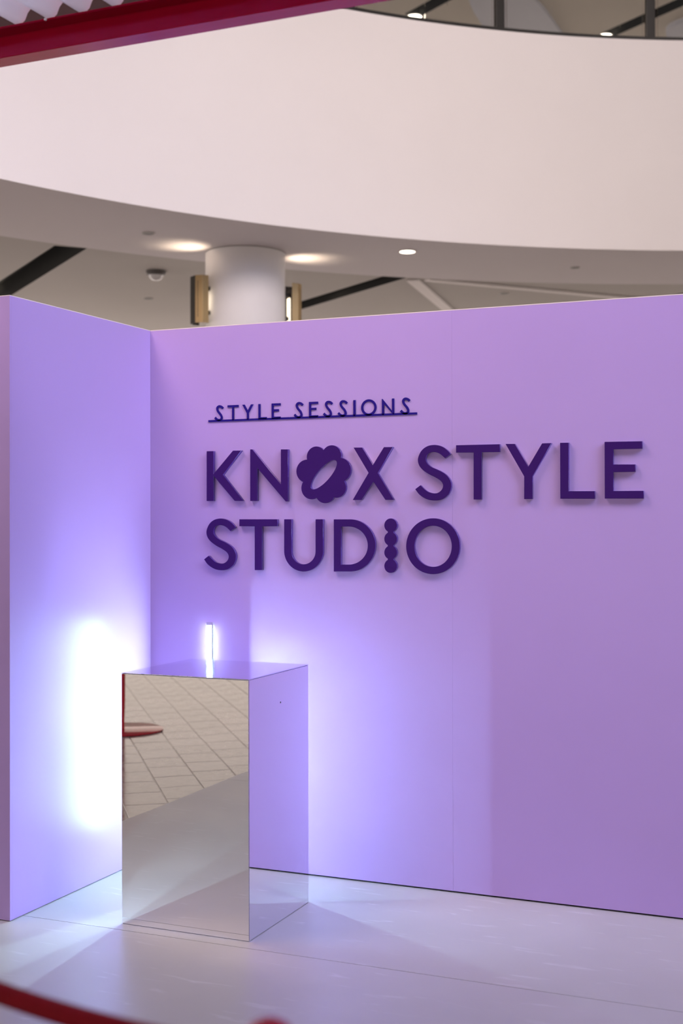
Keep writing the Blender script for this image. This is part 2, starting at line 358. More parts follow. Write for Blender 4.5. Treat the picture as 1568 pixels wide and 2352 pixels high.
    'D': [[[0.919,1.5369],[0.9947,1.5368],[1.0038,1.5365],[1.0128,1.5354],[1.0217,1.5337],[1.0305,1.5313],[1.039,1.5283],[1.0472,1.5247],[1.0551,1.5205],[1.0626,1.5156],[1.0696,1.5103],[1.0762,1.5044],[1.0823,1.4981],[1.0879,1.4913],[1.0929,1.4841],[1.0973,1.4766],[1.101,1.4687],[1.1041,1.4606],[1.1065,1.4523],[1.1083,1.4439],[1.1093,1.4353],[1.1096,1.4267],[1.1092,1.4181],[1.1082,1.4095],[1.1064,1.401],[1.104,1.3927],[1.1008,1.3845],[1.0971,1.3767],[1.0926,1.3691],[1.0876,1.3618],[1.082,1.355],[1.0759,1.3485],[1.0693,1.3426],[1.0622,1.3371],[1.0547,1.3322],[1.0468,1.3279],[1.0385,1.3241],[1.03,1.321],[1.0213,1.3185],[1.0123,1.3167],[1.0033,1.3155],[0.9942,1.3151],[0.9185,1.3139]],[[0.9527,1.5055],[0.9876,1.5059],[0.9945,1.5056],[1.0014,1.5049],[1.0082,1.5037],[1.0148,1.502],[1.0212,1.4998],[1.0275,1.4971],[1.0335,1.4941],[1.0392,1.4906],[1.0445,1.4867],[1.0496,1.4824],[1.0542,1.4778],[1.0584,1.4728],[1.0622,1.4676],[1.0655,1.4621],[1.0684,1.4564],[1.0707,1.4505],[1.0726,1.4444],[1.0739,1.4383],[1.0747,1.432],[1.0749,1.4257],[1.0747,1.4194],[1.0738,1.4132],[1.0725,1.407],[1.0706,1.4009],[1.0683,1.3949],[1.0654,1.3892],[1.062,1.3837],[1.0582,1.3784],[1.054,1.3734],[1.0493,1.3687],[1.0443,1.3644],[1.0389,1.3604],[1.0332,1.3568],[1.0272,1.3537],[1.0209,1.3509],[1.0145,1.3487],[1.0078,1.3469],[1.0011,1.3455],[0.9942,1.3447],[0.9873,1.3444],[0.9524,1.3439]]],
    'beads': [[[1.1654,1.4854],[1.161,1.4883],[1.1571,1.4919],[1.154,1.4962],[1.1517,1.501],[1.1503,1.5062],[1.1499,1.5115],[1.1505,1.5168],[1.1519,1.5219],[1.1543,1.5267],[1.1575,1.5309],[1.1615,1.5345],[1.166,1.5373],[1.1709,1.5392],[1.1761,1.5402],[1.1813,1.5402],[1.1865,1.5392],[1.1914,1.5373],[1.1959,1.5345],[1.1998,1.5309],[1.2029,1.5267],[1.2053,1.5219],[1.2067,1.5168],[1.2073,1.5115],[1.2068,1.5062],[1.2054,1.5011],[1.2031,1.4963],[1.2,1.492],[1.1961,1.4884],[1.1917,1.4855],[1.1917,1.4802],[1.1953,1.478],[1.1985,1.4753],[1.2012,1.4721],[1.2035,1.4686],[1.2053,1.4648],[1.2065,1.4607],[1.2071,1.4566],[1.207,1.4523],[1.2064,1.4482],[1.2052,1.4441],[1.2034,1.4403],[1.2011,1.4367],[1.1984,1.4336],[1.1952,1.4308],[1.1916,1.4286],[1.1916,1.4237],[1.1951,1.4215],[1.1983,1.4188],[1.2011,1.4157],[1.2034,1.4121],[1.2051,1.4083],[1.2063,1.4043],[1.2069,1.4001],[1.2069,1.3959],[1.2063,1.3917],[1.2051,1.3877],[1.2033,1.3838],[1.201,1.3803],[1.1982,1.3771],[1.195,1.3744],[1.1915,1.3721],[1.1915,1.3668],[1.1959,1.364],[1.1997,1.3604],[1.2028,1.3561],[1.2051,1.3514],[1.2064,1.3463],[1.2069,1.341],[1.2063,1.3357],[1.2049,1.3306],[1.2025,1.3258],[1.1993,1.3215],[1.1954,1.3179],[1.1909,1.315],[1.186,1.313],[1.1808,1.312],[1.1756,1.3119],[1.1704,1.3128],[1.1655,1.3146],[1.161,1.3174],[1.1571,1.3209],[1.1539,1.3251],[1.1515,1.3298],[1.1501,1.3349],[1.1495,1.3402],[1.15,1.3455],[1.1514,1.3507],[1.1537,1.3555],[1.1569,1.3599],[1.1607,1.3636],[1.1652,1.3665],[1.1652,1.3718],[1.1616,1.374],[1.1584,1.3767],[1.1556,1.3798],[1.1533,1.3833],[1.1515,1.3871],[1.1503,1.3912],[1.1497,1.3954],[1.1497,1.3996],[1.1504,1.4038],[1.1516,1.4079],[1.1534,1.4118],[1.1557,1.4153],[1.1585,1.4185],[1.1617,1.4212],[1.1653,1.4235],[1.1653,1.4284],[1.1617,1.4306],[1.1585,1.4333],[1.1557,1.4365],[1.1534,1.44],[1.1517,1.4438],[1.1505,1.4479],[1.1499,1.4521],[1.1499,1.4563],[1.1505,1.4605],[1.1517,1.4646],[1.1535,1.4684],[1.1558,1.472],[1.1586,1.4751],[1.1618,1.4779],[1.1654,1.4801]]],
    'O': [[[1.4814,1.4259],[1.4808,1.4147],[1.4791,1.4035],[1.4763,1.3926],[1.4725,1.382],[1.4676,1.3717],[1.4618,1.362],[1.455,1.3529],[1.4474,1.3444],[1.439,1.3368],[1.4298,1.3299],[1.4201,1.324],[1.4098,1.319],[1.399,1.315],[1.3879,1.3121],[1.3766,1.3103],[1.3651,1.3095],[1.3536,1.3099],[1.3423,1.3114],[1.3311,1.314],[1.3202,1.3176],[1.3098,1.3224],[1.2999,1.3281],[1.2906,1.3347],[1.282,1.3423],[1.2742,1.3506],[1.2673,1.3597],[1.2613,1.3695],[1.2563,1.3798],[1.2524,1.3905],[1.2496,1.4016],[1.2479,1.4129],[1.2474,1.4243],[1.248,1.4357],[1.2497,1.4471],[1.2526,1.4582],[1.2565,1.469],[1.2616,1.4793],[1.2676,1.4891],[1.2745,1.4983],[1.2824,1.5068],[1.291,1.5145],[1.3003,1.5213],[1.3103,1.5271],[1.3207,1.532],[1.3316,1.5358],[1.3428,1.5385],[1.3542,1.5402],[1.3657,1.5407],[1.3771,1.5402],[1.3884,1.5385],[1.3995,1.5357],[1.4103,1.5319],[1.4206,1.527],[1.4303,1.5212],[1.4394,1.5145],[1.4478,1.5069],[1.4554,1.4986],[1.4621,1.4896],[1.4679,1.4799],[1.4727,1.4697],[1.4765,1.4592],[1.4792,1.4483],[1.4808,1.4372]],[[1.4466,1.4253],[1.4462,1.4171],[1.445,1.4089],[1.4431,1.4008],[1.4404,1.393],[1.437,1.3855],[1.433,1.3784],[1.4282,1.3717],[1.4229,1.3655],[1.417,1.3598],[1.4107,1.3548],[1.4038,1.3505],[1.3967,1.3468],[1.3892,1.3439],[1.3814,1.3418],[1.3736,1.3405],[1.3656,1.34],[1.3576,1.3403],[1.3497,1.3414],[1.3419,1.3433],[1.3344,1.346],[1.3272,1.3495],[1.3203,1.3537],[1.3138,1.3586],[1.3079,1.3641],[1.3025,1.3703],[1.2977,1.3769],[1.2936,1.3841],[1.2901,1.3916],[1.2874,1.3994],[1.2855,1.4076],[1.2843,1.4158],[1.2839,1.4242],[1.2844,1.4325],[1.2856,1.4408],[1.2875,1.449],[1.2903,1.4568],[1.2938,1.4644],[1.2979,1.4716],[1.3027,1.4783],[1.3082,1.4845],[1.3141,1.4902],[1.3206,1.4952],[1.3275,1.4995],[1.3348,1.503],[1.3423,1.5059],[1.3501,1.5079],[1.358,1.5091],[1.366,1.5095],[1.3739,1.5091],[1.3818,1.5079],[1.3895,1.5059],[1.397,1.5031],[1.4042,1.4996],[1.411,1.4953],[1.4173,1.4904],[1.4232,1.4848],[1.4285,1.4787],[1.4332,1.4721],[1.4372,1.465],[1.4406,1.4575],[1.4432,1.4498],[1.4451,1.4417],[1.4463,1.4336]]],
}

# ------------------------------------------------------------------ materials
mat('lilac_paint', (0.50, 0.338, 0.71), rough=0.31, spec=0.28, var=0.012, vscale=2.0, bump=0.00004, bscale=160)
mat('dark_gap', (0.02, 0.02, 0.03), rough=0.8)
mat('platform_vinyl', (0.51, 0.472, 0.458), rough=0.36, spec=1.0, var=0.04, vscale=2.2, rvar=0.015, rscale=3.0, bump=0.00005, bscale=60)
mat('mirror', (0.93, 0.92, 0.94), rough=0.0, metal=1.0, bump=0.0003, bscale=2.5)
mat('mirror_side', (0.90, 0.89, 0.95), rough=0.006, metal=1.0, bump=0.0002, bscale=1.5)
mat('mirror_film', (0.74, 0.74, 0.86), rough=0.06, metal=1.0, rvar=0.05, rscale=160.0, bump=0.00025, bscale=70)
mat('mirror_edge', (0.14, 0.18, 0.40), rough=0.2, metal=0.6)
mat('letter_edge', (0.060, 0.016, 0.230), rough=0.14, spec=1.0, coat=0.6)
mat('letter_purple', (0.044, 0.009, 0.130), rough=0.5, spec=0.12, bump=0.00008, bscale=700)
mat('sign_blue', (0.020, 0.008, 0.200), rough=0.45, spec=0.12, bump=0.00005, bscale=700)
mat('led', (0.9, 0.9, 1.0), rough=0.4, emit=(0.53, 0.88, 1.0), estr=310.0)
mat('led_housing', (0.85, 0.85, 0.88), rough=0.4, var=0.01)
mat('acrylic', (0.92, 0.92, 1.0), rough=0.1, spec=0.5)
MATS['acrylic'].node_tree.nodes['Principled BSDF'].inputs['Alpha'].default_value = 0.16
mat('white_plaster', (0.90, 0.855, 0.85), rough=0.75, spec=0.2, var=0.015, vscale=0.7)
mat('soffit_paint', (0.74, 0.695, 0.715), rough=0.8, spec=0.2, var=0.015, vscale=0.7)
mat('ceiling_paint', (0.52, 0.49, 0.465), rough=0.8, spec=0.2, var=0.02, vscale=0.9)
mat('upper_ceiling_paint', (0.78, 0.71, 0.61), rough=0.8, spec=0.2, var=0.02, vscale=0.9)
mat('patch_pale', (0.72, 0.72, 0.78), rough=0.6, var=0.01)
mat('slot_black', (0.004, 0.0035, 0.003), rough=0.7, var=0.05)
mat('column_paint', (0.84, 0.82, 0.83), rough=0.5, spec=0.3, var=0.01)
mat('brass', (0.50, 0.36, 0.18), rough=0.38, metal=0.75, var=0.06, vscale=9, stretch=(1, 1, 0.2))
mat('sconce_dark', (0.035, 0.030, 0.026), rough=0.45, metal=0.3, var=0.05)
mat('warm_lamp', (1, 0.95, 0.85), emit=(1.0, 0.82, 0.60), estr=2.5)
mat('downlight_on', (1, 1, 0.95), emit=(1.0, 0.86, 0.68), estr=9.0)
mat('fitting_dark', (0.10, 0.09, 0.09), rough=0.5, var=0.05)
mat('fitting_grey', (0.45, 0.43, 0.41), rough=0.5, var=0.03)
mat('dome_clear', (0.75, 0.74, 0.76), rough=0.12, spec=0.6, coat=0.5)
mat('rail_dark', (0.035, 0.032, 0.030), rough=0.4, metal=0.4, var=0.05)
mat('glass', (0.96, 0.98, 0.97), rough=0.0, trans=1.0, ior=1.45)
mat('red_gloss', (0.42, 0.001, 0.024), rough=0.15, spec=0.9, coat=0.0, var=0.03, bump=0.00008, bscale=30)
mat('red_satin', (0.40, 0.004, 0.016), rough=0.12, spec=0.5, var=0.04)
mat('red_rope', (0.23, 0.001, 0.010), rough=0.8, spec=0.15, var=0.10, vscale=60, bump=0.0004, bscale=260)
mat('roof_sheet', (0.80, 0.81, 0.88), rough=0.3, spec=0.5, var=0.01)
mat('closure_shade', (0.035, 0.001, 0.004), rough=0.5, var=0.05)
mat('pale_metal', (0.8, 0.78, 0.75), rough=0.2, metal=1.0)
mat('stone_tile', (0.255, 0.212, 0.185), rough=0.14, spec=0.7, var=0.14, vscale=14, rvar=0.05, rscale=12, objvar=0.17, bump=0.0002, bscale=18)
mat('grout', (0.030, 0.025, 0.021), rough=0.8, var=0.1)
mat('fill_glow', (0.8, 0.76, 0.7), rough=0.6, emit=(1.0, 0.88, 0.81), estr=1.8, var=0.02)
mat('fill_glow_dim', (0.6, 0.55, 0.5), rough=0.6, emit=(1.0, 0.86, 0.74), estr=0.95, var=0.02)
mat('shopfront', (0.30, 0.26, 0.22), rough=0.6, var=0.08, vscale=1.0)

for k_ in ('fill_glow', 'fill_glow_dim', 'warm_lamp', 'downlight_on'):
    MATS[k_].cycles.emission_sampling = 'NONE'

MATS['red_gloss'].node_tree.nodes['Principled BSDF'].inputs['Specular Tint'].default_value = (1.0, 0.16, 0.55, 1)

# scuffs and wear on the platform vinyl
pm = MATS['platform_vinyl'].node_tree
pb = pm.nodes['Principled BSDF']
old = pb.inputs['Base Color'].links[0].from_socket
ptc = pm.nodes.new('ShaderNodeTexCoord')
pmap = pm.nodes.new('ShaderNodeMapping')
pmap.inputs['Rotation'].default_value = (0, 0, math.radians(31))
pmap.inputs['Scale'].default_value = (1.0, 6.0, 1.0)
pn = pm.nodes.new('ShaderNodeTexNoise')
pn.inputs['Scale'].default_value = 4.5
pn.inputs['Detail'].default_value = 9.0
pn.inputs['Distortion'].default_value = 0.6
pr = pm.nodes.new('ShaderNodeMapRange')
pr.inputs['From Min'].default_value = 0.62
pr.inputs['From Max'].default_value = 0.74
pr.inputs['To Max'].default_value = 0.42
pmix = pm.nodes.new('ShaderNodeMix')
pmix.data_type = 'RGBA'
pmix.inputs[7].default_value = (0.80, 0.78, 0.79, 1)
pm.links.new(ptc.outputs['Object'], pmap.inputs['Vector'])
pm.links.new(pmap.outputs['Vector'], pn.inputs['Vector'])
pm.links.new(pn.outputs['Fac'], pr.inputs['Value'])
pm.links.new(pr.outputs['Result'], pmix.inputs[0])
pm.links.new(old, pmix.inputs[6])
pm.links.new(pmix.outputs[2], pb.inputs['Base Color'])

# translucent corrugated sheet
rm = MATS['roof_sheet']
tr = rm.node_tree.nodes.new('ShaderNodeBsdfTranslucent')
tr.inputs['Color'].default_value = (0.80, 0.80, 0.90, 1)
mx = rm.node_tree.nodes.new('ShaderNodeMixShader')
mx.inputs[0].default_value = 0.45
rm.node_tree.links.new(rm.node_tree.nodes['Principled BSDF'].outputs[0], mx.inputs[1])
rm.node_tree.links.new(tr.outputs[0], mx.inputs[2])
rm.node_tree.links.new(mx.outputs[0], rm.node_tree.nodes['Material Output'].inputs['Surface'])

# floor beyond the single tiles: the same paving as a procedural brick pattern
gm = MATS['grout'].copy()
gm.name = 'paving_far'
MATS['paving_far'] = gm
nt = gm.node_tree
bs = nt.nodes['Principled BSDF']
tcn = nt.nodes.new('ShaderNodeTexCoord')
mpn = nt.nodes.new('ShaderNodeMapping')
mpn.inputs['Rotation'].default_value = (0, 0, math.radians(-52))
brn = nt.nodes.new('ShaderNodeTexBrick')
brn.inputs['Scale'].default_value = 1.0
brn.inputs['Brick Width'].default_value = 0.30
brn.inputs['Row Height'].default_value = 0.243
brn.inputs['Mortar Size'].default_value = 0.003
brn.inputs['Color1'].default_value = (0.29, 0.245, 0.215, 1)
brn.inputs['Color2'].default_value = (0.245, 0.205, 0.18, 1)
brn.inputs['Mortar'].default_value = (0.030, 0.025, 0.021, 1)
nt.links.new(tcn.outputs['Object'], mpn.inputs['Vector'])
nt.links.new(mpn.outputs['Vector'], brn.inputs['Vector'])
nt.links.new(brn.outputs['Color'], bs.inputs['Base Color'])
bs.inputs['Roughness'].default_value = 0.2

ZM = -0.012            # level of the mall paving; the platform top is z = 0
RC = Vector((4.85, -0.332))   # centre of the round atrium
RR = 8.155             # radius of the balcony front


def ring(r, a0, a1, n):
    return [(RC.x + r * math.cos(math.radians(a0 + (a1 - a0) * k / n)), RC.y + r * math.sin(math.radians(a0 + (a1 - a0) * k / n))) for k in range(n + 1)]


A0, A1, AN = 55.0, 215.0, 128

# ------------------------------------------------------------------ mall floor with stone tiles
floor = box('floor', -16, 18, -16, 22, ZM - 0.06, ZM - 0.004, 'paving_far')
tag(floor, 'grey-brown stone paving of the mall seen in the mirror', 'floor', kind='structure')
ang = math.radians(52.0)
dx, dy = math.cos(ang), math.sin(ang)
nx, ny = -dy, dx
tl, tw = 0.30, 0.243
bm = bmesh.new()
box_bm(bm, -tl / 2 + 0.0024, tl / 2 - 0.0024, -tw / 2 + 0.0042, tw / 2 - 0.0042, -0.006, 0.0)
bmesh.ops.bevel(bm, geom=[e for e in bm.edges if all(v.co.z > -0.001 for v in e.verts)], offset=0.0012, segments=1, affect='EDGES')
tile_me = bm_mesh('tile', bm)
tile_me.materials.append(MATS['stone_tile'])
quad = [(-0.35, -1.95), (-0.35, -3.95), (-2.2, -8.0), (-4.5, -8.0)]


def inside(x, y, poly, mar):
    d = 1e9
    for i in range(len(poly)):
        x0, y0 = poly[i]
        x1, y1 = poly[(i + 1) % len(poly)]
        L = math.hypot(x1 - x0, y1 - y0)
        d = min(d, -((x1 - x0) * (y - y0) - (y1 - y0) * (x - x0)) / L)
    return d > -mar


cand = []
for row in range(-30, 12):
    n0 = -1.536 + row * tw + tw / 2
    off = (row * 0.37) % 1.0 * tl
    for k in range(-40, 20):
        t0 = -3.07 + k * tl + off
        x, y = dx * t0 + nx * n0, dy * t0 + ny * n0
        if x > -0.30 and y > -4.5:
            continue
        if inside(x, y, quad, 0.42):
            cand.append((math.hypot(x - 0.7, y + 0.87), x, y))
cand.sort()
for d_, x, y in cand[:300]:
    o = link('tile', tile_me, None, floor)
    o.location = (x, y, ZM - 0.0005 - random.random() * 0.0007)
    o.rotation_euler = (0, 0, ang)

# ------------------------------------------------------------------ white display platform
plat = box('floor_platform', -0.498, 5.3, -4.298, 0.55, ZM - 0.003, -0.006, 'dark_gap')
tag(plat, 'pale vinyl display platform under the lilac walls and mirrored plinth', 'platform', kind='structure')
for y0, y1 in ((-0.9335, 0.55), (-3.4, -0.9365), (-4.3, -3.403)):
    box('floor_panel', -0.5, 5.3, y0, y1, -0.006, 0.0, 'platform_vinyl', plat, bevel=0.0008)

# ------------------------------------------------------------------ lilac walls
wb = box('wall_back', -0.098, 4.6, 0.012, 0.11, 0.0, 2.392, 'dark_gap')
tag(wb, 'lilac backdrop wall carrying the raised purple lettering', 'wall', kind='structure')
for x0, x1 in ((0.0, 1.44385), (1.44415, 3.0), (3.0003, 4.6)):
    box('wall_panel', x0, x1, 0.0, 0.012, 0.007, 2.4, 'lilac_paint', wb, bevel=0.00025)
box('top_edge', -0.1, 4.6, 0.0125, 0.112, 2.392, 2.3995, 'lilac_paint', wb)
wl = box('wall_left', -0.098, -0.012, -1.004, 0.012, 0.0, 2.392, 'dark_gap')
tag(wl, 'short lilac side wall left of the mirrored plinth', 'wall', kind='structure')
box('wall_panel', -0.012, 0.0, -1.0048, 0.0, 0.003, 2.4, 'lilac_paint', wl, bevel=0.0003)
box('end_panel', -0.11, 0.0, -1.017, -1.005, 0.003, 2.4, 'lilac_paint', wl, bevel=0.0004)
box('wall_panel', -0.11, -0.0985, -1.0045, 0.11, 0.003, 2.4, 'lilac_paint', wl, bevel=0.0003)
box('top_edge', -0.098, -0.0125, -1.0045, 0.012, 2.392, 2.3995, 'lilac_paint', wl)

# raw cream edge band along the top of the lilac panels
mat('edge_cream', (0.86, 0.74, 0.72), rough=0.6, var=0.02)
box('edge_band', 0.0, 4.6, -0.0004, 0.013, 2.3972, 2.4006, 'edge_cream', wb)
box('edge_band', -0.0125, 0.0004, -1.0174, -0.0005, 2.3978, 2.4006, 'edge_cream', wl)
box('edge_band', -0.1104, -0.0126, -1.0174, -1.004, 2.3978, 2.4006, 'edge_cream', wl)

# ------------------------------------------------------------------ balcony front, soffit, ceilings
def ring_wall(name, r0, r1, z0, z1, m, A0=A0, A1=A1):
    bm = bmesh.new()
    a, b = ring(r0, A0, A1, AN), ring(r1, A0, A1, AN)
    va0 = [bm.verts.new((x, y, z0)) for x, y in a]
    va1 = [bm.verts.new((x, y, z1)) for x, y in a]
    vb0 = [bm.verts.new((x, y, z0)) for x, y in b]
    vb1 = [bm.verts.new((x, y, z1)) for x, y in b]
    for k in range(AN):
        bm.faces.new((va0[k], va0[k + 1], va1[k + 1], va1[k]))
        bm.faces.new((vb0[k + 1], vb0[k], vb1[k], vb1[k + 1]))
        bm.faces.new((va1[k], va1[k + 1], vb1[k + 1], vb1[k]))
        bm.faces.new((va0[k + 1], va0[k], vb0[k], vb0[k + 1]))
    for k in (0, AN):
        bm.faces.new((va0[k], va1[k], vb1[k], vb0[k]))
    me = bm_mesh(name, bm)
    for f in me.polygons:
        f.use_smooth = True
    me.set_sharp_from_angle(angle=math.radians(30))
    return link(name, me, m)


fascia = ring_wall('wall_balcony', RR, RR + 0.015, 4.0, 5.94, 'white_plaster')
tag(fascia, 'huge curved white balcony front above the lilac walls', 'balcony front', kind='structure')
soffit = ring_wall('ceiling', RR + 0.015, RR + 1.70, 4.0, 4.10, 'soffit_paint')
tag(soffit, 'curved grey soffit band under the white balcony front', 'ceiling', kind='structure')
gallery = ring_wall('floor_gallery', RR + 0.16, RR + 14.0, 5.30, 5.50, 'soffit_paint')
tag(gallery, 'upper gallery floor hidden behind the white balcony front', 'floor', kind='structure')
rear_wall = ring_wall('wall_rear', RR + 8.0, RR + 8.2, ZM, 5.3, 'shopfront')
tag(rear_wall, 'brown shopfront wall far behind the lilac backdrop', 'wall', kind='structure')
upper_wall = ring_wall('wall_upper', RR + 13.8, RR + 14.0, 5.5, 8.75, 'shopfront')
tag(upper_wall, 'upper gallery rear wall behind the glass balustrade', 'wall', kind='structure')

# glowing panels added along both rear walls to brighten the ceilings
def fill_panels(parent, r, z0, z1, A0=A0, A1=A1, m='fill_glow', u0=0.08, u1=0.92, n=16):
    for k in range(n):
        a = A0 + (A1 - A0) * (k + u0) / n
        c = A0 + (A1 - A0) * (k + u1) / n
        prism('fill_panel', ring(r, a, c, 4) + ring(r - 0.03, c, a, 4), z0, z1, m, parent)


fill_panels(rear_wall, RR + 7.98, 0.25, 3.3)
fill_panels(upper_wall, RR + 13.78, 5.8, 7.9)
front_wall = ring_wall('wall_front', RR + 6.5, RR + 6.7, ZM, 4.2, 'shopfront', 216, 414)
tag(front_wall, 'ring of shopfronts behind the camera facing the backdrop', 'wall', kind='structure')
fill_panels(front_wall, RR + 6.48, 0.2, 3.4, 216, 414, 'fill_glow_dim', 0.04, 0.96, 9)  # dimmer glowing panels added to brighten the reflections in the tiles


def band(p0, p1, w):
    """rectangle along p0-p1 of width w"""
    a, b = Vector(p0), Vector(p1)
    d = (b - a).normalized()
    n = Vector((-d.y, d.x)) * (w / 2)
    return [tuple(a + n), tuple(b + n), tuple(b - n), tuple(a - n)]


ZR = 4.012
slots = {
    'A': [(-3.832, 4.589), (-3.627, 4.802), (-6.70, 7.25), (-6.90, 6.98)],
    'B': [(-1.603, 7.119), (-1.404, 7.284), (-4.95, 9.95), (-5.12, 9.72)],
    'C': [(1.66, 8.86), (1.86, 9.00), (-1.75, 11.60), (-1.93, 11.40)],
}
# pull the slot mouths just behind the edge of the soffit band
rear = ring_wall('tmp', RR + 1.70, RR + 8.0, ZR, ZR + 0.05, 'ceiling_paint')
bpy.data.objects.remove(rear)
outer = ring(RR + 1.70, A0, A1, AN) + ring(RR + 8.0, A1, A0, AN)


def shift_out(poly, d):
    r = []
    for x, y in poly:
        v = Vector((x, y)) - RC
        v = v * ((v.length + d) / v.length)
        r.append((RC.x + v.x, RC.y + v.y))
    return r


def push(poly):
    r = []
    for x, y in poly:
        v = Vector((x, y)) - RC
        if v.length < RR + 1.715:
            v = v.normalized() * (RR + 1.715)
        r.append((RC.x + v.x, RC.y + v.y))
    return r


slot_polys = {k: push(v) for k, v in slots.items()}
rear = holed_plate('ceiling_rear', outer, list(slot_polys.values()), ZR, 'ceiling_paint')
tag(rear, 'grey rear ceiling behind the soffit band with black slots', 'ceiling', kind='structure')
cap = ring_wall('ceiling_void', RR + 1.70, RR + 8.0, 4.30, 4.34, 'slot_black')
tag(cap, 'dark void above the slotted rear ceiling', 'ceiling', kind='structure')
for k, poly in slot_polys.items():
    bm = bmesh.new()
    lo = [bm.verts.new((x, y, ZR)) for x, y in poly]
    hi = [bm.verts.new((x, y, ZR + 0.22)) for x, y in poly]
    for i in range(4):
        bm.faces.new((lo[i], lo[(i + 1) % 4], hi[(i + 1) % 4], hi[i]))
    bm.faces.new(hi)
    link('slot_recess', bm_mesh('slot_recess', bm), 'slot_black', rear)

# ceiling folds as strips; lighter colour stands in for light they catch
for nme, p0, p1, w, lab in (('trim_1', (-1.42, 7.42), (-1.80, 10.2), 0.13, 'ceiling fold coloured pale as if lit, running back from the central black slot'),
                            ('trim_2', (-1.28, 7.46), (0.85, 9.93), 0.10, 'long ceiling fold coloured pale as if lit, running right from the central slot')):
    pl = band(p0, p1, w)
    t = prism(nme, pl, ZR - 0.022, ZR, 'white_plaster', bevel=0.006)
    tag(t, lab, 'ceiling trim', kind='structure')

# upper level ceiling
uouter = ring(RR + 1.5, A0, A1, AN) + ring(RR + 14.0, A1, A0, AN)
us = [band((-3.05, 11.88), (0.2, 9.74), 0.24), band((-1.10, 13.98), (3.2, 11.08), 0.25)]
up = holed_plate('ceiling_upper', uouter, us, 8.6, 'upper_ceiling_paint')
tag(up, 'beige upper gallery ceiling seen over the glass balustrade', 'ceiling', kind='structure')
for poly in us:
    bm = bmesh.new()
    lo = [bm.verts.new((x, y, 8.6)) for x, y in poly]
    hi = [bm.verts.new((x, y, 8.8)) for x, y in poly]
    for i in range(4):
        bm.faces.new((lo[i], lo[(i + 1) % 4], hi[(i + 1) % 4], hi[i]))
    bm.faces.new(hi)
    link('slot_recess', bm_mesh('slot_recess', bm), 'slot_black', up)


def capsule(cx_, cy_, hx, hy, n=28):
    return [(cx_ + hx * math.copysign(abs(math.cos(t)) ** 0.75, math.cos(t)), cy_ + hy * math.copysign(abs(math.sin(t)) ** 0.75, math.sin(t))) for t in [2 * math.pi * k / n for k in range(n)]]


o = prism('bright_patch', capsule(-1.72, 13.1, 0.48, 2.1), 8.54, 8.6, 'patch_pale')  # pale panel put in for a reflection in the balustrade glass
tag(o, 'pale rounded panel standing in for a glass reflection beside the nearer balustrade post', 'stand-in panel', group='pale stand-in panels for bright patches on the upper gallery')
o = prism('bright_patch', capsule(1.30, 13.9, 1.15, 0.55), 8.52, 8.6, 'patch_pale')  # pale panel put in for the bright bluish light on the ceiling
tag(o, 'pale rounded panel standing in for the lit ceiling at the top right corner', 'stand-in panel', group='pale stand-in panels for bright patches on the upper gallery')

# ------------------------------------------------------------------ mirrored plinth
PX0, PX1, PY0, PY1, PH = 0.4072, 0.9509, -0.871, -0.348, 0.9546
pl = empty('mirrored_plinth', ((PX0 + PX1) / 2, (PY0 + PY1) / 2, 0))
tag(pl, 'tall mirror-clad display plinth standing on the pale platform', 'plinth')
hx, hy = (PX1 - PX0) / 2, (PY1 - PY0) / 2
t = 0.003
box('core', -hx + t + 0.0003, hx - t - 0.0003, -hy + t + 0.0003, hy - t - 0.0003, 0.0, PH - t - 0.0003, 'mirror_edge', pl)
g = 0.0013
fp = box('front_panel', -hx + g, hx - g, -hy, -hy + t, 0.002, PH - t - g, 'mirror', pl, bevel=0.0003)
box('rear_panel', -hx + g, hx - g, hy - t, hy, 0.002, PH - t - g, 'mirror_side', pl, bevel=0.0003)
sp_ = box('side_panel', hx - t, hx, -hy + g + t, hy - g - t, 0.002, PH - t - g, 'mirror_side', pl, bevel=0.0003)
box('side_panel', -hx, -hx + t, -hy + g + t, hy - g - t, 0.002, PH - t - g, 'mirror_side', pl, bevel=0.0003)
box('top_panel', -hx, hx, -hy, hy, PH - t, PH, 'mirror_film', pl, bevel=0.0009)
sc = lathe('screw_hole', [(0, 0), (0.0035, 0), (0.0035, 0.0006), (0, 0.0006)], 'dark_gap', sp_, seg=14)
sc.rotation_euler = (0, math.pi / 2, 0)
sc.location = (hx, -0.605 - (PY0 + PY1) / 2, 0.836)

# ------------------------------------------------------------------ vertical light stick on the back wall
ls = empty('light_stick', (0.311, 0.0, 0.10))
tag(ls, 'glowing white vertical light stick on the back wall behind the plinth', 'light')
box('backing_plate', -0.022, 0.022, -0.0042, -0.0002, 0.0, 0.978, 'acrylic', ls, bevel=0.0006)
box('housing', -0.0105, 0.0105, -0.0095, -0.0044, 0.014, 0.966, 'led_housing', ls, bevel=0.001)
box('diffuser', -0.0098, 0.0098, -0.0108, -0.0098, 0.016, 0.964, 'led', ls, bevel=0.0003)

# ------------------------------------------------------------------ small sign line with underline bar
DS = 0.004
sign = empty('sign_line', (0.3028, 0.0, 1.972))
tag(sign, 'small blue sign line of joined letters on an underline bar', 'sign')
SX, SZ = 0.3028, 1.972
BZ, TZ = 1.9760, 2.0437     # baseline and cap line
HS, VS = 0.0100, 0.0095     # horizontal and vertical stroke widths


def spart(name, contours):
    c = [[(x - SX, z - SZ) for x, z in k] for k in contours]
    return link(name, outline_mesh(name, c, DS, 0.0004), 'sign_blue', sign)


spart('underline_bar', [[(0.3028, 1.9722), (1.2918, 1.9732), (1.2918, 1.9823), (0.3028, 1.9806)]])


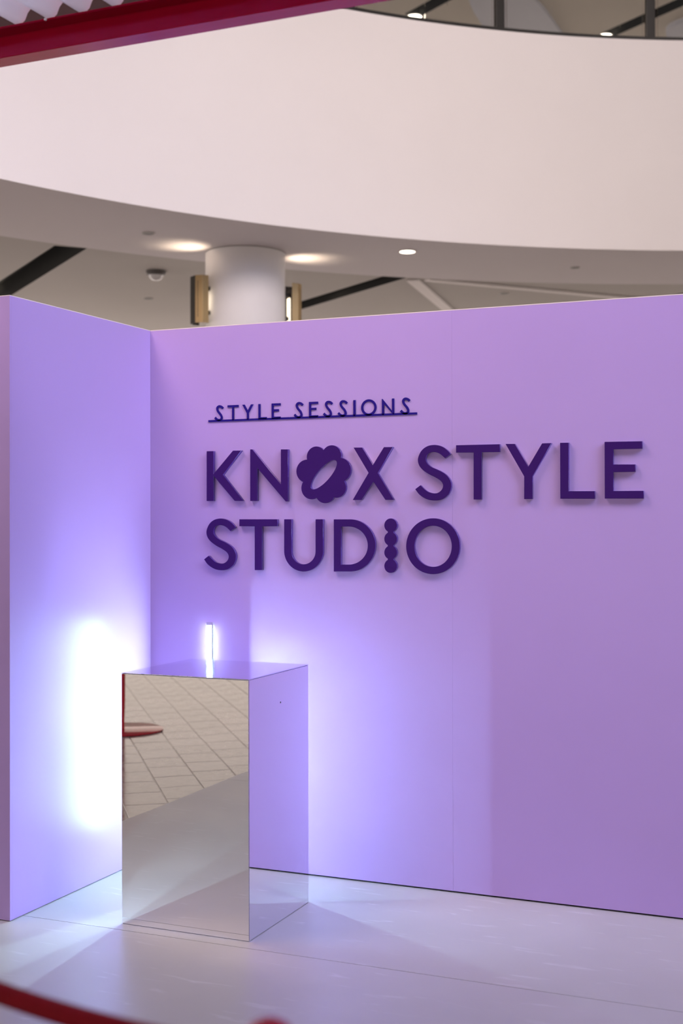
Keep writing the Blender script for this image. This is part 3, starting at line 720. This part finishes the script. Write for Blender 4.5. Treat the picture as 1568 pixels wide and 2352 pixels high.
def stroke(cl, w):
    n = len(cl)
    a, b = [], []
    for i in range(n):
        p, q = Vector(cl[max(0, i - 1)]), Vector(cl[min(n - 1, i + 1)])
        d = (q - p).normalized()
        nn = Vector((-d.y, d.x)) * (w / 2)
        a.append(tuple(Vector(cl[i]) + nn))
        b.append(tuple(Vector(cl[i]) - nn))
    return a + b[::-1]


SCON = LET['S1'][0]
half = len(SCON) // 2
sx0, sx1 = min(p[0] for p in SCON), max(p[0] for p in SCON)
sz0, sz1 = min(p[1] for p in SCON), max(p[1] for p in SCON)
# centre line of the big S: mean of the two facing contours, resampled by arc length
def resample(pts, n):
    L = [0]
    for a, b in zip(pts, pts[1:]):
        L.append(L[-1] + math.dist(a, b))
    out = []
    j = 0
    for k in range(n):
        s_ = L[-1] * k / (n - 1)
        while j < len(L) - 2 and L[j + 1] < s_:
            j += 1
        u = (s_ - L[j]) / max(1e-9, L[j + 1] - L[j])
        out.append((pts[j][0] + (pts[j + 1][0] - pts[j][0]) * u, pts[j][1] + (pts[j + 1][1] - pts[j][1]) * u))
    return out


ca = resample(SCON[:half], 60)
cb = resample(SCON[half:][::-1], 60)
CL = [((a[0] + b[0]) / 2, (a[1] + b[1]) / 2) for a, b in zip(ca, cb)]
cx0, cx1 = min(p[0] for p in CL), max(p[0] for p in CL)
cz0, cz1 = min(p[1] for p in CL), max(p[1] for p in CL)


def small(ch, x0, x1):
    w, h = x1 - x0, TZ - BZ
    m_ = (x0 + x1) / 2
    if ch == 'S':
        s = 0.0036
        pts = [(x0 + s + (p[0] - cx0) / (cx1 - cx0) * (w - 2 * s), BZ + 0.0035 + (p[1] - cz0) / (cz1 - cz0) * (h - 0.0065)) for p in CL]
        return [stroke(pts, HS)]
    if ch == 'T':
        return [[(x0, TZ), (x0, TZ - VS), (m_ - HS / 2, TZ - VS), (m_ - HS / 2, BZ), (m_ + HS / 2, BZ), (m_ + HS / 2, TZ - VS), (x1, TZ - VS), (x1, TZ)]]
    if ch == 'Y':
        k = 0.0118
        vz = TZ - h * 0.56
        return [[(x0, TZ), (x0 + k, TZ), (m_, vz + 0.012), (x1 - k, TZ), (x1, TZ), (m_ + HS / 2, vz), (m_ + HS / 2, BZ), (m_ - HS / 2, BZ), (m_ - HS / 2, vz)]]
    if ch == 'L':
        return [[(x0, TZ), (x0 + HS, TZ), (x0 + HS, BZ + VS), (x1, BZ + VS), (x1, BZ), (x0, BZ)]]
    if ch == 'E':
        mz = BZ + h * 0.55
        xm = x1 - 0.0085
        return [[(x0, TZ), (x1, TZ), (x1, TZ - VS), (x0 + HS, TZ - VS), (x0 + HS, mz + VS / 2), (xm, mz + VS / 2), (xm, mz - VS / 2), (x0 + HS, mz - VS / 2), (x0 + HS, BZ + VS), (x1, BZ + VS), (x1, BZ), (x0, BZ)]]
    if ch == 'I':
        return [[(x0, TZ), (x1, TZ), (x1, BZ), (x0, BZ)]]
    if ch == 'O':
        cz = (TZ + BZ) / 2
        a = [(m_ + w / 2 * math.cos(t_), cz + (h / 2 + 0.001) * math.sin(t_)) for t_ in [2 * math.pi * i / 48 for i in range(48)]]
        b = [(m_ + (w / 2 - HS) * math.cos(t_), cz + (h / 2 + 0.001 - HS) * math.sin(t_)) for t_ in [2 * math.pi * i / 48 for i in range(48)]]
        return [a, b]
    if ch == 'N':
        k = 0.003
        return [[(x0, TZ), (x0 + k, TZ), (x1 - HS, BZ + 0.0165), (x1 - HS, TZ), (x1, TZ), (x1, BZ), (x1 - k, BZ), (x0 + HS, TZ - 0.0265 + 0.004), (x0 + HS, BZ), (x0, BZ)]]


for ch, x0, x1 in (('S', .3328, .3802), ('T', .3994, .4549), ('Y', .4732, .5278), ('L', .5528, .5936), ('E', .6173, .6611),
                   ('S', .7240, .7711), ('E', .7969, .8399), ('S', .8630, .9097), ('S', .9310, .9785), ('I', 1.0042, 1.0145),
                   ('O', 1.0400, 1.1102), ('N', 1.1347, 1.1900), ('S', 1.2158, 1.2625)):
    spart('letter_' + ch.lower(), small(ch, x0, x1))

# ------------------------------------------------------------------ large raised letters
GRP = 'large raised purple letters on the lilac wall'
for key, nm, lab in (
        ('K', 'letter_k', 'raised purple letter K at the start of the upper row'),
        ('N', 'letter_n', 'raised purple letter N between the K and the flower'),
        ('flower', 'flower_letter', 'raised purple flower with oval hole standing in for an O'),
        ('X', 'letter_x', 'raised purple letter X right of the flower'),
        ('S1', 'letter_s', 'raised purple letter S in the upper row before the T'),
        ('T1', 'letter_t', 'raised purple letter T in the upper row'),
        ('Y', 'letter_y', 'raised purple letter Y in the upper large row'),
        ('L', 'letter_l', 'raised purple letter L in the upper large row'),
        ('E', 'letter_e', 'raised purple letter E ending the upper large row'),
        ('S2', 'letter_s', 'raised purple letter S starting the lower row'),
        ('T2', 'letter_t', 'raised purple letter T in the lower row'),
        ('U', 'letter_u', 'raised purple letter U in the lower row'),
        ('D', 'letter_d', 'raised purple letter D in the lower row'),
        ('beads', 'bead_letter', 'raised purple column of four joined discs as an I'),
        ('O', 'letter_o', 'raised purple ring letter O ending the lower row')):
    o = tag(letter(nm, LET[key], 0.018, 0.0012, 'letter_purple'), lab, 'letter', GRP)
    o.data.materials.append(MATS['letter_edge'])     # glossy cut edges behind the matt face
    for f in o.data.polygons:
        f.material_index = 0 if f.normal.y < -0.9 else 1

# ------------------------------------------------------------------ column with sconces
CC = Vector((-2.39, 5.545))
col = empty('column', (CC.x, CC.y, ZM))
tag(col, 'round white column rising to the soffit behind the lilac wall', 'column')
lathe('shaft', [(0.37, 0.0), (0.37, 4.0 - ZM - 0.008)], 'column_paint', col, seg=96)
lathe('head_joint', [(0.362, 3.98 - ZM), (0.362, 4.0 - ZM)], 'fitting_grey', col, seg=96)


def sconce(n, lab):
    d = Vector(n).normalized()
    t_ = Vector((-d.y, d.x))
    c0 = CC + d * 0.372
    root = empty('wall_sconce', (c0.x, c0.y, 3.31), math.atan2(d.y, d.x))
    tag(root, lab, 'sconce', 'brass sconces on the column')
    # local x points away from the column; half-hexagon channel open towards the column
    hz = 0.43
    pts = [(0.055, -0.10), (0.115, -0.10), (0.165, -0.052), (0.165, 0.052), (0.115, 0.10), (0.055, 0.10)]

    def plate(nm, a, b, m, th=0.006):
        a, b = Vector(a), Vector(b)
        dd = (b - a).normalized()
        nn = Vector((-dd.y, dd.x)) * th
        return prism(nm, [tuple(a), tuple(b), tuple(b + nn), tuple(a + nn)], 0, hz, m, root, bevel=0.001)
    ml, mr_ = ('sconce_dark', 'brass') if n[0] < 0 else ('brass', 'sconce_dark')  # dark and brass plates swap sides between the two sconces
    plate('side_plate', pts[0], pts[1], ml)
    plate('corner_plate', pts[1], pts[2], ml)
    plate('face_plate', pts[2], pts[3], 'sconce_dark')
    plate('corner_plate', pts[3], pts[4], mr_)
    plate('side_plate', pts[4], pts[5], mr_)
    box('lamp_body', 0.060, 0.150, -0.070, 0.070, 0.05, 0.38, 'sconce_dark', root, bevel=0.004)
    for z in (0.09, 0.31):
        box('bracket', -0.004, 0.062, -0.018, 0.018, z, z + 0.035, 'sconce_dark', root, bevel=0.002)
    gl = box('glow_strip', 0.050, 0.0596, -0.03, 0.03, 0.07, 0.30, 'warm_lamp', root)
    for z, dirz, pw in ((0.40, 1, 10), (0.03, -1, 10)):
        lathe('lamp_lens', [(0, 0), (0.03, 0), (0.03, 0.004), (0, 0.004)], 'warm_lamp', root, (0.105, 0, z - 0.018 if dirz > 0 else z + 0.014), seg=20)
        l = bpy.data.lights.new('sconce_beam', 'SPOT')
        l.energy = pw
        l.color = (1.0, 0.80, 0.58)
        l.spot_size = math.radians(95)
        l.spot_blend = 1.0
        l.shadow_soft_size = 0.03
        lo_ = bpy.data.objects.new('sconce_beam', l)
        lo_.location = (0.105, 0, z + (0.004 if dirz > 0 else -0.004))
        lo_.rotation_euler = (0, math.radians(180 + 25) if dirz > 0 else math.radians(-25), 0)
        scene.collection.objects.link(lo_)
        lo_.parent = root
    return root


sconce((-0.57, -0.82), 'brass and dark sconce on the left of the white column')
sconce((0.70, 0.71), 'narrow brass sconce on the right edge of the white column')

# ------------------------------------------------------------------ ceiling fittings
def downlight(name, x, y, z, r, lit, lab, cat, group=None):
    root = empty(name, (x, y, z))
    tag(root, lab, cat, group)
    lathe('trim_ring', [(r, -0.008), (r * 1.18, -0.008), (r * 1.2, 0.0), (r, 0.0), (r, -0.008)], 'fitting_grey' if not lit else 'white_plaster', root, seg=32)
    lathe('lens' if lit else 'baffle', [(0, -0.005), (r, -0.005), (r, -0.001), (0, -0.001)], 'downlight_on' if lit else 'fitting_dark', root, seg=32)
    if lit:
        l = bpy.data.lights.new('downlight_beam', 'SPOT')
        l.energy = 40
        l.color = (1.0, 0.86, 0.70)
        l.spot_size = math.radians(110)
        l.spot_blend = 0.6
        l.shadow_soft_size = r
        lo_ = bpy.data.objects.new('downlight_beam', l)
        lo_.location = (0, 0, -0.02)
        scene.collection.objects.link(lo_)
        lo_.parent = root
    return root


GD = 'unlit round ceiling fittings'
downlight('downlight', -0.973, 6.048, 4.0, 0.070, True, 'bright round downlight in the soffit right of the column', 'downlight', 'lit downlights')
downlight('downlight', -2.785, 8.071, ZR + 0.10, 0.065, True, 'round downlight glowing inside the central black ceiling slot', 'downlight', 'lit downlights')
downlight('downlight', -6.35, 6.83, ZR + 0.10, 0.065, True, 'downlight hidden in the black slot above the side wall', 'downlight', 'lit downlights')
downlight('ceiling_fitting', -2.756, 4.442, 4.0, 0.045, False, 'small dark round fitting in the soffit left of the column', 'ceiling fitting', GD)
downlight('ceiling_fitting', -4.527, 7.304, ZR, 0.050, False, 'small dark round fitting just above the wall corner', 'ceiling fitting', GD)
downlight('ceiling_fitting', 0.273, 7.423, 4.0, 0.040, False, 'small dark round fitting in the soffit at far right', 'ceiling fitting', GD)
downlight('ceiling_fitting', -0.786, 8.615, ZR, 0.045, False, 'faint round fitting between the two pale ceiling strips', 'ceiling fitting', GD)
dome = empty('dome_camera', (-3.618, 5.982, ZR))
tag(dome, 'dome camera on the rear ceiling left of the column', 'camera')
lathe('base_ring', [(0, 0), (0.098, 0), (0.094, -0.035), (0.075, -0.045), (0, -0.045)][::-1], 'fitting_dark', dome, seg=32)
lathe('dome', [(0, -0.100), (0.030, -0.095), (0.055, -0.080), (0.070, -0.060), (0.074, -0.045)], 'dome_clear', dome, seg=32)

downlight('downlight', -3.02, 11.92, 8.60, 0.10, True, 'upper gallery downlight next to the end of the red beam', 'downlight', 'lit downlights')
downlight('downlight', -0.70, 13.705, 8.60, 0.10, True, 'upper gallery downlight near the right balustrade post', 'downlight', 'lit downlights')

# ------------------------------------------------------------------ glass balustrade on the balcony
bal = empty('glass_balustrade', (*ring(RR + 0.06, 127.37, 128, 1)[0], 5.94))
tag(bal, 'glass balustrade with dark posts on top of the balcony front', 'balustrade')
bo = Vector(bal.location)
PA = [127.37 + 10.07 * k for k in range(-5, 6)]


def arc_slab(name, r0, r1, a0, a1, n, z0, z1, m):
    a, b = ring(r0, a0, a1, n), ring(r1, a1, a0, n)
    o = prism(name, [(x - bo.x, y - bo.y) for x, y in a + b], z0 - bo.z, z1 - bo.z, m, bal)
    return o


arc_slab('base_rail', RR - 0.004, RR + 0.12, PA[0], PA[-1], 80, 5.940, 5.968, 'rail_dark')
arc_slab('handrail', RR + 0.03, RR + 0.09, PA[0], PA[-1], 80, 7.02, 7.06, 'rail_dark')
for a in PA:
    x, y = ring(RR + 0.06, a, a + 1, 1)[0]
    o = box('post', -0.030, 0.030, -0.041, 0.041, 0.028, 1.08, 'rail_dark', bal, bevel=0.004)
    o.location = (x - bo.x, y - bo.y, 0)
    o.rotation_euler = (0, 0, math.radians(a))
for a, b in zip(PA, PA[1:]):
    if a > 100 and b < 150:
        arc_slab('glass_panel', RR + 0.052, RR + 0.064, a + 0.48, b - 0.48, 6, 5.98, 7.0, 'glass')

# ------------------------------------------------------------------ red canopy with corrugated roof
YB = -1.662
can = empty('red_canopy', (0.45, -2.45, ZM))
tag(can, 'red steel canopy frame with white corrugated roof sheet overhead', 'canopy')
co = Vector(can.location)


def channel(name, x0, x1, yb, sgn, z0, h=0.10, dpt=0.07, th=0.006):
    """C channel along X, web at y = yb, flanges towards sgn*Y"""
    y1 = yb + sgn * dpt
    yw = yb + sgn * th
    poly = [(yb, z0), (y1, z0), (y1, z0 + th), (yw, z0 + th), (yw, z0 + h - th), (y1, z0 + h - th), (y1, z0 + h), (yb, z0 + h)]
    bm = bmesh.new()
    a = [bm.verts.new((x0 - co.x, y - co.y, z - co.z)) for y, z in poly]
    b = [bm.verts.new((x1 - co.x, y - co.y, z - co.z)) for y, z in poly]
    n = len(poly)
    bm.faces.new(a)
    bm.faces.new(b[::-1])
    for i in range(n):
        bm.faces.new((a[i], a[(i + 1) % n], b[(i + 1) % n], b[i]))
    bmesh.ops.recalc_face_normals(bm, faces=bm.faces)
    bmesh.ops.bevel(bm, geom=[e for e in bm.edges if abs((e.verts[0].co - e.verts[1].co).x) > 1], offset=0.0022, segments=2, affect='EDGES')
    return link(name, bm_mesh(name, bm), 'red_gloss', can)


CX0, CX1, CYF = -2.45, 4.20, -3.25
bmn = channel('beam', CX0, CX1, YB, -1, 3.0)
channel('beam', CX0, CX1, CYF, 1, 3.0)
box('end_beam', CX0 - co.x, CX0 + 0.06 - co.x, CYF + 0.001 - co.y, YB - 0.001 - co.y, 3.0 - co.z, 3.0985 - co.z, 'red_gloss', can, bevel=0.003)
box('end_beam', CX1 - 0.06 - co.x, CX1 - co.x, CYF + 0.001 - co.y, YB - 0.001 - co.y, 3.0 - co.z, 3.0985 - co.z, 'red_gloss', can, bevel=0.003)
box('closure_strip', CX0 - co.x, CX1 - co.x, YB - 0.012 - co.y, YB - 0.006 - co.y, 3.1 - co.z, 3.19 - co.z, 'closure_shade', can)  # strip coloured near-black, shade of the rib gaps put into it
for px_ in (CX0 + 0.03, CX1 - 0.03):
    for py_ in (YB - 0.035, CYF + 0.035):
        box('post', px_ - 0.03 - co.x, px_ + 0.03 - co.x, py_ - 0.03 - co.y, py_ + 0.03 - co.y, (0.012 if (-0.5 < px_) else 0.0), 3.0 - co.z - 0.001, 'red_gloss', can, bevel=0.004)
# corrugated sheet, ribs along Y
bm = bmesh.new()
pitch, amp = 0.1207, 0.024
rows = []


def wave(x):
    c = -math.cos(2 * math.pi * (x - 0.574) / pitch)
    return math.copysign(abs(c) ** 0.6, c)


xs = [CX0 + 0.01 + k * pitch / 12 for k in range(int((CX1 - CX0 - 0.02) / (pitch / 12)) + 1)]
for yy in (CYF + 0.01, YB - 0.050):
    for th in (0.0, 0.0025):
        rows.append([bm.verts.new((x - co.x, yy - co.y, 3.1275 + th + amp * wave(x) - co.z)) for x in xs])
b0, b1, f0, f1 = rows
for k in range(len(xs) - 1):
    bm.faces.new((b0[k], b0[k + 1], f0[k + 1], f0[k]))
    bm.faces.new((b1[k + 1], b1[k], f1[k], f1[k + 1]))
    bm.faces.new((f0[k], f0[k + 1], f1[k + 1], f1[k]))
    bm.faces.new((b0[k + 1], b0[k], b1[k], b1[k + 1]))
me = bm_mesh('roof_sheet', bm)
for f in me.polygons:
    f.use_smooth = True
me.set_sharp_from_angle(angle=math.radians(50))
link('roof_sheet', me, 'roof_sheet', can)
o = lathe('pale_dot', [(0, -0.004), (0.004, -0.003), (0.0055, 0.0), (0, 0.0)], 'pale_metal', can, (0.69 - co.x, -1.7325 - co.y, 3.094 - co.z + 0.002), seg=16)  # small pale metal dot on the beam
o.rotation_euler = (math.radians(-90), 0, 0)

# ------------------------------------------------------------------ red stanchions and ropes
def stanchion(loc, lab):
    root = empty('stanchion', loc)
    tag(root, lab, 'stanchion', 'red stanchions')
    lathe('base_disc', [(0, 0), (0.285, 0), (0.30, 0.003), (0.30, 0.009), (0.292, 0.013), (0, 0.014)], 'red_satin', root, seg=64)
    lathe('pole', [(0.0, 0.0141), (0.024, 0.0141), (0.024, 0.965), (0.0, 0.965)], 'red_satin', root, seg=28)
    lathe('cap', [(0.0, 0.9651), (0.026, 0.9651), (0.028, 0.970), (0.028, 0.982), (0.022, 0.992), (0.010, 0.998), (0, 0.999)], 'red_satin', root, seg=28)
    lathe('collar', [(0.0242, 0.925), (0.031, 0.925), (0.031, 0.955), (0.0242, 0.955)], 'red_satin', root, seg=28)
    return root


ST_A = Vector((0.895, -3.157, 0.0))
ST_B = Vector((2.475, -3.777, 0.0))
stanchion(ST_B, 'red stanchion at the bottom edge, only its cap showing')
stanchion(ST_A, 'red stanchion left of the frame holding the ropes')
stanchion((-2.077, -4.715, ZM), 'red stanchion with round base disc reflected in the plinth')
u = (ST_A - ST_B)
for sag, z0, lab in ((0.082, 0.955, 'thick red barrier rope crossing the bottom left corner'), (0.136, 0.935, 'lower red barrier rope just entering the bottom left corner')):
    root = empty('barrier_rope', (ST_A + ST_B) / 2)
    tag(root, lab, 'rope', 'red barrier ropes')
    mid = (ST_A + ST_B) / 2
    e = 0.033 / u.length
    pts = []
    for k in range(41):
        s_ = e + (1 - 2 * e) * k / 40
        p = ST_B + u * s_
        pts.append((p.x - mid.x, p.y - mid.y, z0 - 4 * sag * s_ * (1 - s_)))
    tube('rope', pts, 0.0145, 'red_rope', root)
    for a, b in ((0, 1), (-1, -2)):
        p, q = Vector(pts[a]), Vector(pts[b])
        tube('end_ferrule', [tuple(p), tuple(p + (q - p).normalized() * 0.05)], 0.017, 'red_satin', root)
